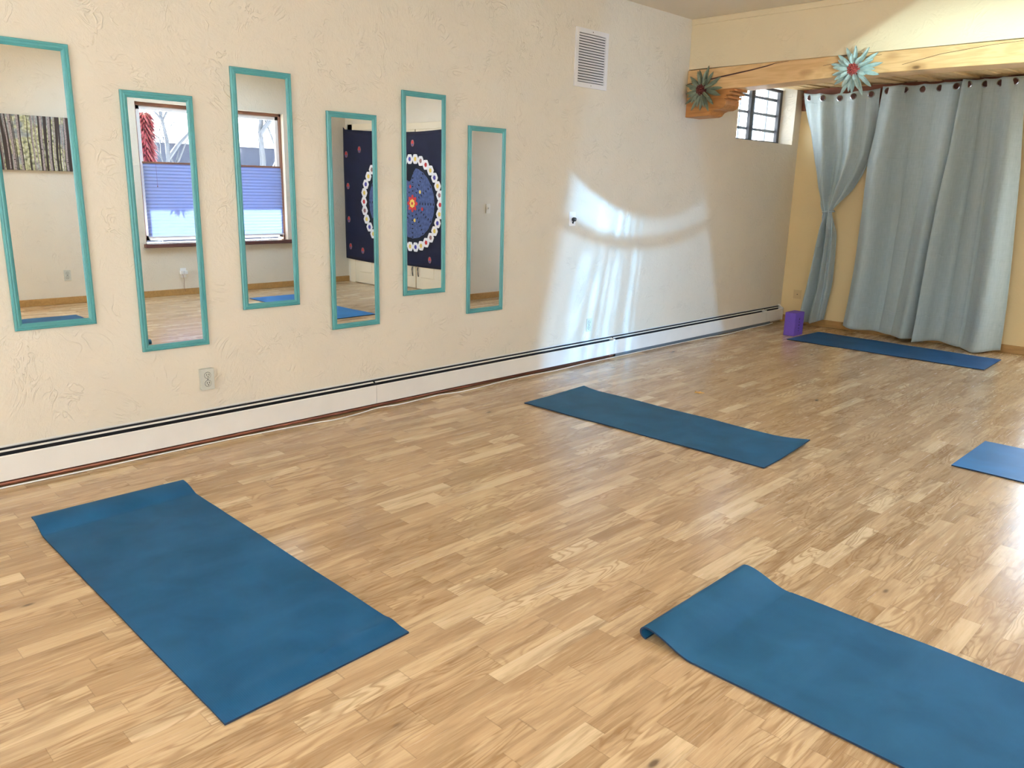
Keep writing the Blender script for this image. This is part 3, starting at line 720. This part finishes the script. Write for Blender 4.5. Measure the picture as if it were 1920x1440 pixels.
# ------------------------------------------------------------------ block and leaf
yb = thing('yoga_block', (.53, 7.52, 0), 'purple foam yoga block standing on end beside the heater end and curtain', 'yoga block')
bk = MB().box((.463, 7.41, .0005), (.575, 7.60, .232))
bo = bk.build('block', M['purple'], yb, bevel=.006)
em = MB(); M['mark'] = mat('dark_purple_mark', s2l(44, 30, 104), .6)
for i, (zz, hh) in enumerate(((.165, .020), (.135, .012), (.105, .016), (.075, .012), (.05, .008))):
    em.box((.575, 7.50-.009, zz-hh/2), (.5757, 7.50+.009, zz+hh/2))
em.build('printed_mark', M['mark'], yb)
yb.rotation_euler = (0, 0, 0)
lf = []
for k in range(10):
    a = 2*PI*k/10+.4; rr = .035 if k % 2 == 0 else .014; lf.append((1.171+rr*math.cos(a)*1.1, 4.735+rr*math.sin(a)))
o = MB().prism(lf, .0006, .0035, 'z').build('fallen_leaf', mat('yellow_leaf', rough=.6, build=mottled(s2l(228, 178, 92), .1, 60)))
tag(o, 'small yellow star-shaped leaf lying on the floor beyond the middle mat', 'leaf')
# ------------------------------------------------------------------ tapestry and picture (seen in the mirrors)
TX, TZ, TY = 4.51, 1.12, 6.548
M['navy'] = mat('navy_cloth', rough=.85, build=mottled(s2l(12, 17, 46), .25, 4, .4, 60))
M['denim'] = mat('denim_cloth', rough=.85, build=mottled(s2l(72, 88, 130), .3, 26, .4, 60))
M['t_dark'] = mat('black_cloth', s2l(16, 20, 34), .85)
M['t_white'] = mat('white_cloth', rough=.8, build=mottled((.8, .78, .76), .08, 40))
M['t_red'] = mat('red_cloth', s2l(190, 52, 52), .8); M['t_yel'] = mat('yellow_cloth', s2l(226, 196, 96), .8); M['t_blue'] = mat('violet_cloth', s2l(74, 70, 150), .8)
M['t_brown'] = mat('brown_cloth', s2l(150, 110, 104), .8)
tp = MB(); nx, nz = 60, 30; x0, x1, z0, z1 = 3.33, 5.53, .33, 2.07
def tpy(x, z): return TY+.0022*math.sin(x*9+z*3)+.0016*math.sin(x*4-z*7)
vs = []; fs = []
for s_ in (0, .003):
    for j in range(nz+1):
        for i in range(nx+1):
            uu, vv = i/nx, j/nz; x = x0+(x1-x0)*uu
            top = z1-.05*math.sin(PI*min(1, max(0, uu)))+(.03 if uu > .985 else 0); bot = z0-.03*math.sin(PI*uu)
            z = bot+(top-bot)*vv; vs.append((x, tpy(x, z)+s_, z))
o_ = (nx+1)*(nz+1)
for j in range(nz):
    for i in range(nx):
        q = j*(nx+1)+i; fs += [(q, q+1, q+nx+2, q+nx+1), (q+o_, q+o_+nx+1, q+o_+nx+2, q+o_+1)]
for i in range(nx): fs += [(i, i+o_, i+1+o_, i+1), (nz*(nx+1)+i, nz*(nx+1)+i+1, nz*(nx+1)+i+1+o_, nz*(nx+1)+i+o_)]
for j in range(nz): fs += [(j*(nx+1), (j+1)*(nx+1), (j+1)*(nx+1)+o_, j*(nx+1)+o_), (j*(nx+1)+nx, j*(nx+1)+nx+o_, (j+1)*(nx+1)+nx+o_, (j+1)*(nx+1)+nx)]
tp.add(vs, fs, 0)
def blob(cx, cz, R, n, lobes, depth, mi, layer, sx=1., rot=0.):
    pts = []
    for k in range(n):
        a = 2*PI*k/n; rr = R*(1-depth+depth*abs(math.cos(lobes*a/2))) if lobes else R
        dx, dz = math.cos(a)*rr*sx, math.sin(a)*rr
        pts.append((cx+dx*math.cos(rot)-dz*math.sin(rot), cz+dx*math.sin(rot)+dz*math.cos(rot)))
    vs = [(cx, tpy(cx, cz)-.003-layer*.0022, cz)]+[(a, tpy(a, b)-.003-layer*.0022, b) for a, b in pts]
    tp.add(vs, [(0, 1+(k+1) % n, 1+k) for k in range(n)], mi)
blob(TX, TZ, .64, 72, 0, 0, 2, 1); blob(TX, TZ, .455, 60, 24, .02, 1, 2)
for k in range(30):
    a = 2*PI*k/30; blob(TX+.565*math.cos(a), TZ+.565*math.sin(a), .068, 18, 6, .2, 3, 2.6)
for k in range(30):
    a = 2*PI*k/30; blob(TX+.565*math.cos(a), TZ+.565*math.sin(a), .030, 12, 5, .2, (4, 5, 6, 5, 7)[k % 5], 3.4)
for k in range(12):
    a = 2*PI*k/12
    for q in range(6): blob(TX+(.16+.055*q)*math.cos(a), TZ+(.16+.055*q)*math.sin(a), .018, 8, 0, 0, 2, 3, .5, a)
for k in range(6):
    a = 2*PI*k/6+.3; blob(TX+.22*math.cos(a), TZ+.22*math.sin(a), .026, 12, 5, .3, 4 if k % 2 else 5, 4)
blob(TX, TZ, .115, 32, 8, .35, 4, 4); blob(TX, TZ, .06, 24, 8, .3, 5, 5); blob(TX, TZ, .02, 12, 0, 0, 4, 6)
for (dx, dz) in [(-.95, .62), (-.7, .68), (-.93, .2), (-.93, -.25), (-.9, -.62), (-.66, -.66), (.95, .62), (.66, .68), (.93, .2), (.93, -.25), (.9, -.62), (.62, -.66), (0, .76), (-.35, -.71), (.3, -.71)]:
    blob(TX+dx, TZ+dz, .045, 14, 6, .12, 7, 1, .8); blob(TX+dx, TZ+dz+.012, .022, 10, 0, 0, 4, 2); blob(TX+dx, TZ+dz-.02, .014, 8, 0, 0, 6, 2)
tap = tp.build('tapestry', [M['navy'], M['denim'], M['t_dark'], M['t_white'], M['t_red'], M['t_yel'], M['t_blue'], M['t_brown']], smooth=True)
tag(tap, 'navy wall tapestry with a white flower ring and red centre flower, seen in the mirrors', 'tapestry')
def birch_b(nt, bs):
    x, y, z = nt.xyz(nt.pos())
    yw = y + nt.noise(nt.vec(z*1.5, y*2., 0.), 1., 1)*.10 + z*.02
    tr = nt.noise(nt.vec(yw*27., 0., 3.), 1., 1, .5)
    trunk = nt.smooth(tr, .53, .555); dark = nt.smooth(nt.noise(nt.vec(yw*40., 1., z*.3), 1., 2), .47, .51)
    bark = nt.noise(nt.vec(y*60., 0., z*120.), 1., 3); spots = nt.smooth(nt.voro(nt.vec(y*22., 0., z*34.), 1.), .12, .2, 1., 0.)
    leaf = nt.ramp(nt.noise(nt.vec(y*30., 0., z*30.), 1., 5), [(.35, s2l(104, 108, 84)), (.5, s2l(186, 186, 140)), (.65, s2l(214, 216, 190))])
    leaf = nt.mix(nt.smooth(nt.noise(nt.pos(), 5., 2), .52, .62)*.6, leaf, s2l(120, 134, 160))
    b_ = nt.ramp(bark, [(.3, s2l(120, 108, 108)), (.6, s2l(172, 160, 158))])
    b_ = nt.mix(spots, b_, s2l(24, 20, 22))
    c = nt.mix(dark, leaf, s2l(58, 46, 40)); c = nt.mix(trunk, c, b_)
    nt.put(bs.inputs['Base Color'], c)
M['birch'] = mat('birch_print', rough=.6, build=birch_b)
pic = thing('canvas_picture', (RX, 2.55, 1.41), 'wide canvas picture of birch trunks, seen in the leftmost mirror', 'picture')
MB().box((RX-.03, 1.95, 1.41), (RX-.002, 3.15, 1.955)).build('canvas', M['birch'], pic, bevel=.003)
# ------------------------------------------------------------------ outside, seen through the mirrored window
M['snow'] = mat('pale_ground', rough=.9, build=mottled((.42, .44, .46), .2, 1.5))
g = MB().box((6.2, -25, -.5), (60, 45, -.3)).box((-60, -25, -.5), (-.8, 45, -.3)).build('ground', M['snow']); struct(g)
M['porch'] = mat('porch_wood', rough=.7, build=mottled((.35, .27, .2), .1, 3))
po = MB().box((5.82, -2.5, 2.42), (7.3, 6.8, 2.52)).build('sun_shading_porch_roof', M['porch'])  # unseen; lengthened to block sun on the upper shade and near window
tag(po, 'unseen porch roof slab outside, shaped to keep sun off the windows', 'porch roof')
rs = thing('chile_ristra', (6.15, 3.80, 1.5), 'hanging string of dried chiles outside the window, seen in the second mirror', 'ristra')
rr_ = random.Random(5); M['chile'] = mat('dried_chile', rough=.35, build=mottled(s2l(112, 44, 62), .3, 20))
st = MB().tube([(6.15, 3.90, 2.42), (6.15, 3.90, 1.50)], .004, 6); st.build('string', M['cord'], rs)
ch = MB()
for k in range(220):
    zz = 2.12-.60*k/220; a = k*2.4; rad = .085+.03*math.sin(k*.4)
    p = Vector((6.15+.03*math.cos(a), 3.90+.03*math.sin(a), zz)); d = Vector((math.cos(a), math.sin(a), -.8)).normalized()
    ch.tube([p, p+d*rad*.6, p+d*rad*1.2+Vector((0, 0, -.012))], [.010, .015, .002], 6)
o = ch.build('chiles', M['chile'], rs, smooth=True); o['kind'] = 'stuff'
M['adobe'] = mat('adobe_wall', rough=.9, build=mottled((.030, .036, .056), .2, .6))
nb = thing('neighbour_house', (20, 10.5, -.3), 'low flat-roofed house across the yard, seen mirrored in the window', 'house')
MB().box((20, 8, -.3), (26, 22, 2.35)).build('wall', M['adobe'], nb); MB().box((19.9, 7.9, 2.35), (26.1, 22.1, 2.45)).build('parapet', M['sash'], nb)
MB().box((17.5, 7, -.3), (17.8, 24, 1.3)).build('yard_wall', M['adobe'], nb)
M['bark'] = mat('bare_bark', rough=.9, build=mottled((.035, .04, .05), .2, 9))
def tree(loc, h, seed, label):
    rnd = random.Random(seed); mb = MB()
    def br(p, d, L, rad, lv):
        pts = [p]; q = p; dd = d
        for i in range(4):
            dd = (dd+Vector((rnd.uniform(-.18, .18), rnd.uniform(-.18, .18), rnd.uniform(-.05, .12)))).normalized(); q = q+dd*L/4; pts.append(q)
        mb.tube(pts, [rad*.6*(1-.14*i) for i in range(5)], 6)
        if lv: 
            for k in range(3 if lv > 1 else 4):
                nd = (dd+Vector((rnd.uniform(-.8, .8), rnd.uniform(-.8, .8), rnd.uniform(-.2, .5)))).normalized(); br(pts[rnd.choice((2, 3, 4))], nd, L*.68, rad*.5, lv-1)
    br(Vector(loc), Vector((0, 0, 1)), h*.42, h*.03, 4)
    tag(mb.build('bare_tree', M['bark']), label, 'tree', 'bare trees outside the mirrored window')
tree((12, 6.2, -.3), 5., 2, 'bare tree behind the hanging chiles, seen in the second mirror')
tree((15.5, 10.4, -.3), 7., 7, 'bare tree seen through the window in the third mirror')
# pale building beyond the alcove window
pb = thing('pale_building', (-5, 12, -.3), 'pale building with panelled windows beyond the small alcove window', 'building')
MB().box((-9, 6, -.3), (-6, 30, 5.5)).build('wall', mat('pale_stucco', rough=.9, build=mottled((.8, .82, .86), .05, 1)), pb)
for k in range(4):
    yy = 14.0+k*1.6; fo = MB().box((-6, yy, 2.0), (-5.92, yy+1.1, 3.6)).build('window', M['sash'], pb)
    MB().box((-5.95, yy+.1, 2.1), (-5.91, yy+1.0, 3.5)).build('pane', mat('blue_pane', (.66, .74, .82), .2), fo)
# ------------------------------------------------------------------ patterned point lamps added to stand in for bounced sunlight
def shaped_light(name, loc, energy, col, build, radius=.004):
    l = bpy.data.lights.new(name, 'POINT'); l.energy = energy; l.shadow_soft_size = radius; l.color = col
    l.use_nodes = True; nt = NT(l.node_tree); e = nt.n['Emission']
    d = nt.pos('Normal'); nt.put(e.inputs['Strength'], build(nt, nt.xyz(d)))
    o = bpy.data.objects.new(name, l); o.location = loc; C.objects.link(o); return o
GX, GY, GZ = 5.45, 5.0, 1.0
def sun_bounce_standin(nt, d):
    dx, dy, dz = d
    # where the ray meets the mirror wall
    t = GX/((dx*-1.).fn('MAXIMUM', .02))
    y = dy*t+GY; z = dz*t+GZ
    k = nt.smooth(y, 4.0, 7.0)
    lx = 4.615-(1.53-z)*.235; rx = 6.54+(1.43-z)*.34
    inside = nt.smooth(y-lx, -.06, .16)*nt.smooth(rx-y, -.03, .14)
    yc = (y-5.65)/1.02
    top = yc*yc*.30+1.16 - (y-5.65)*.05
    mid = yc*yc*.17+.93
    a = nt.smooth(top-z, -.02, .08)
    band = nt.smooth((z-mid).fn('ABSOLUTE'), .02, .10)*.7+.3
    # streaks fan out from a point high above
    q = (y-5.95)/(5.0-z)
    brk = nt.smooth(nt.noise(nt.vec(q*22., z*3.2, 1.), 1., 3, .6), .32, .62, .35, 1.1)
    def g_(c, w): return nt.smooth((q-c).fn('ABSOLUTE'), w*1.5, 0.)*brk
    lowst = g_(-.262, .024)*.7+g_(-.219, .012)+g_(-.190, .008)*.55+g_(-.168, .012)*.8+g_(-.150, .006)*.4+g_(-.110, .010)*.7+g_(-.09, .006)*.3
    upst = g_(-.235, .05)*.9+g_(-.178, .011)*1.1+g_(-.150, .012)*.7+g_(-.127, .009)*.6+g_(-.10, .008)*.3
    isup = nt.smooth(z-mid, -.02, .05)
    st = lowst*(1.-isup)*nt.smooth(z, 1.0, .75) + upst*isup
    glow = nt.smooth(y, 6.6, 4.9)*.35+.30
    cres = isup*nt.smooth(y, 5.6, 4.9)*nt.smooth(y, 4.55, 4.8)*.55
    up = nt.smooth(z, 1.9, 1.45)*.15
    low = a*band*(glow+st*1.15+cres)*inside
    veil = inside*(1.-a)*.10
    front = nt.smooth(dx, -.02, -.1)
    return (low+veil)*front*nt.smooth(z, -.02, .02)
shaped_light('sun_bounce_standin', (GX, GY, GZ), 1000, (.24, .56, 1.0), sun_bounce_standin)
HX, HY, HZ = 5.3, 2.6, 1.6
def end_bounce_mask(nt, d):
    dx, dy, dz = d
    t = (YE-HY)/(dy.fn('MAXIMUM', .02)); x = dx*t+HX; z = dz*t+HZ
    edge = x-(.92+(z-2.2)*1.75)
    a = nt.smooth(edge, -.02, .12)*nt.smooth(z, 2.19, 2.2)
    g = nt.smooth(z, 2.80, 2.40)*nt.smooth(x, .7, 2.3)
    return a*(g*.9+.1)*nt.smooth(dy, .02, .1)*nt.smooth(x, 3.1, 3.0)
shaped_light('high_bounce_standin', (HX, HY, HZ), 1300, (.62, .9, .95), end_bounce_mask)  # added lamp, its mask draws the lit patch above the beam
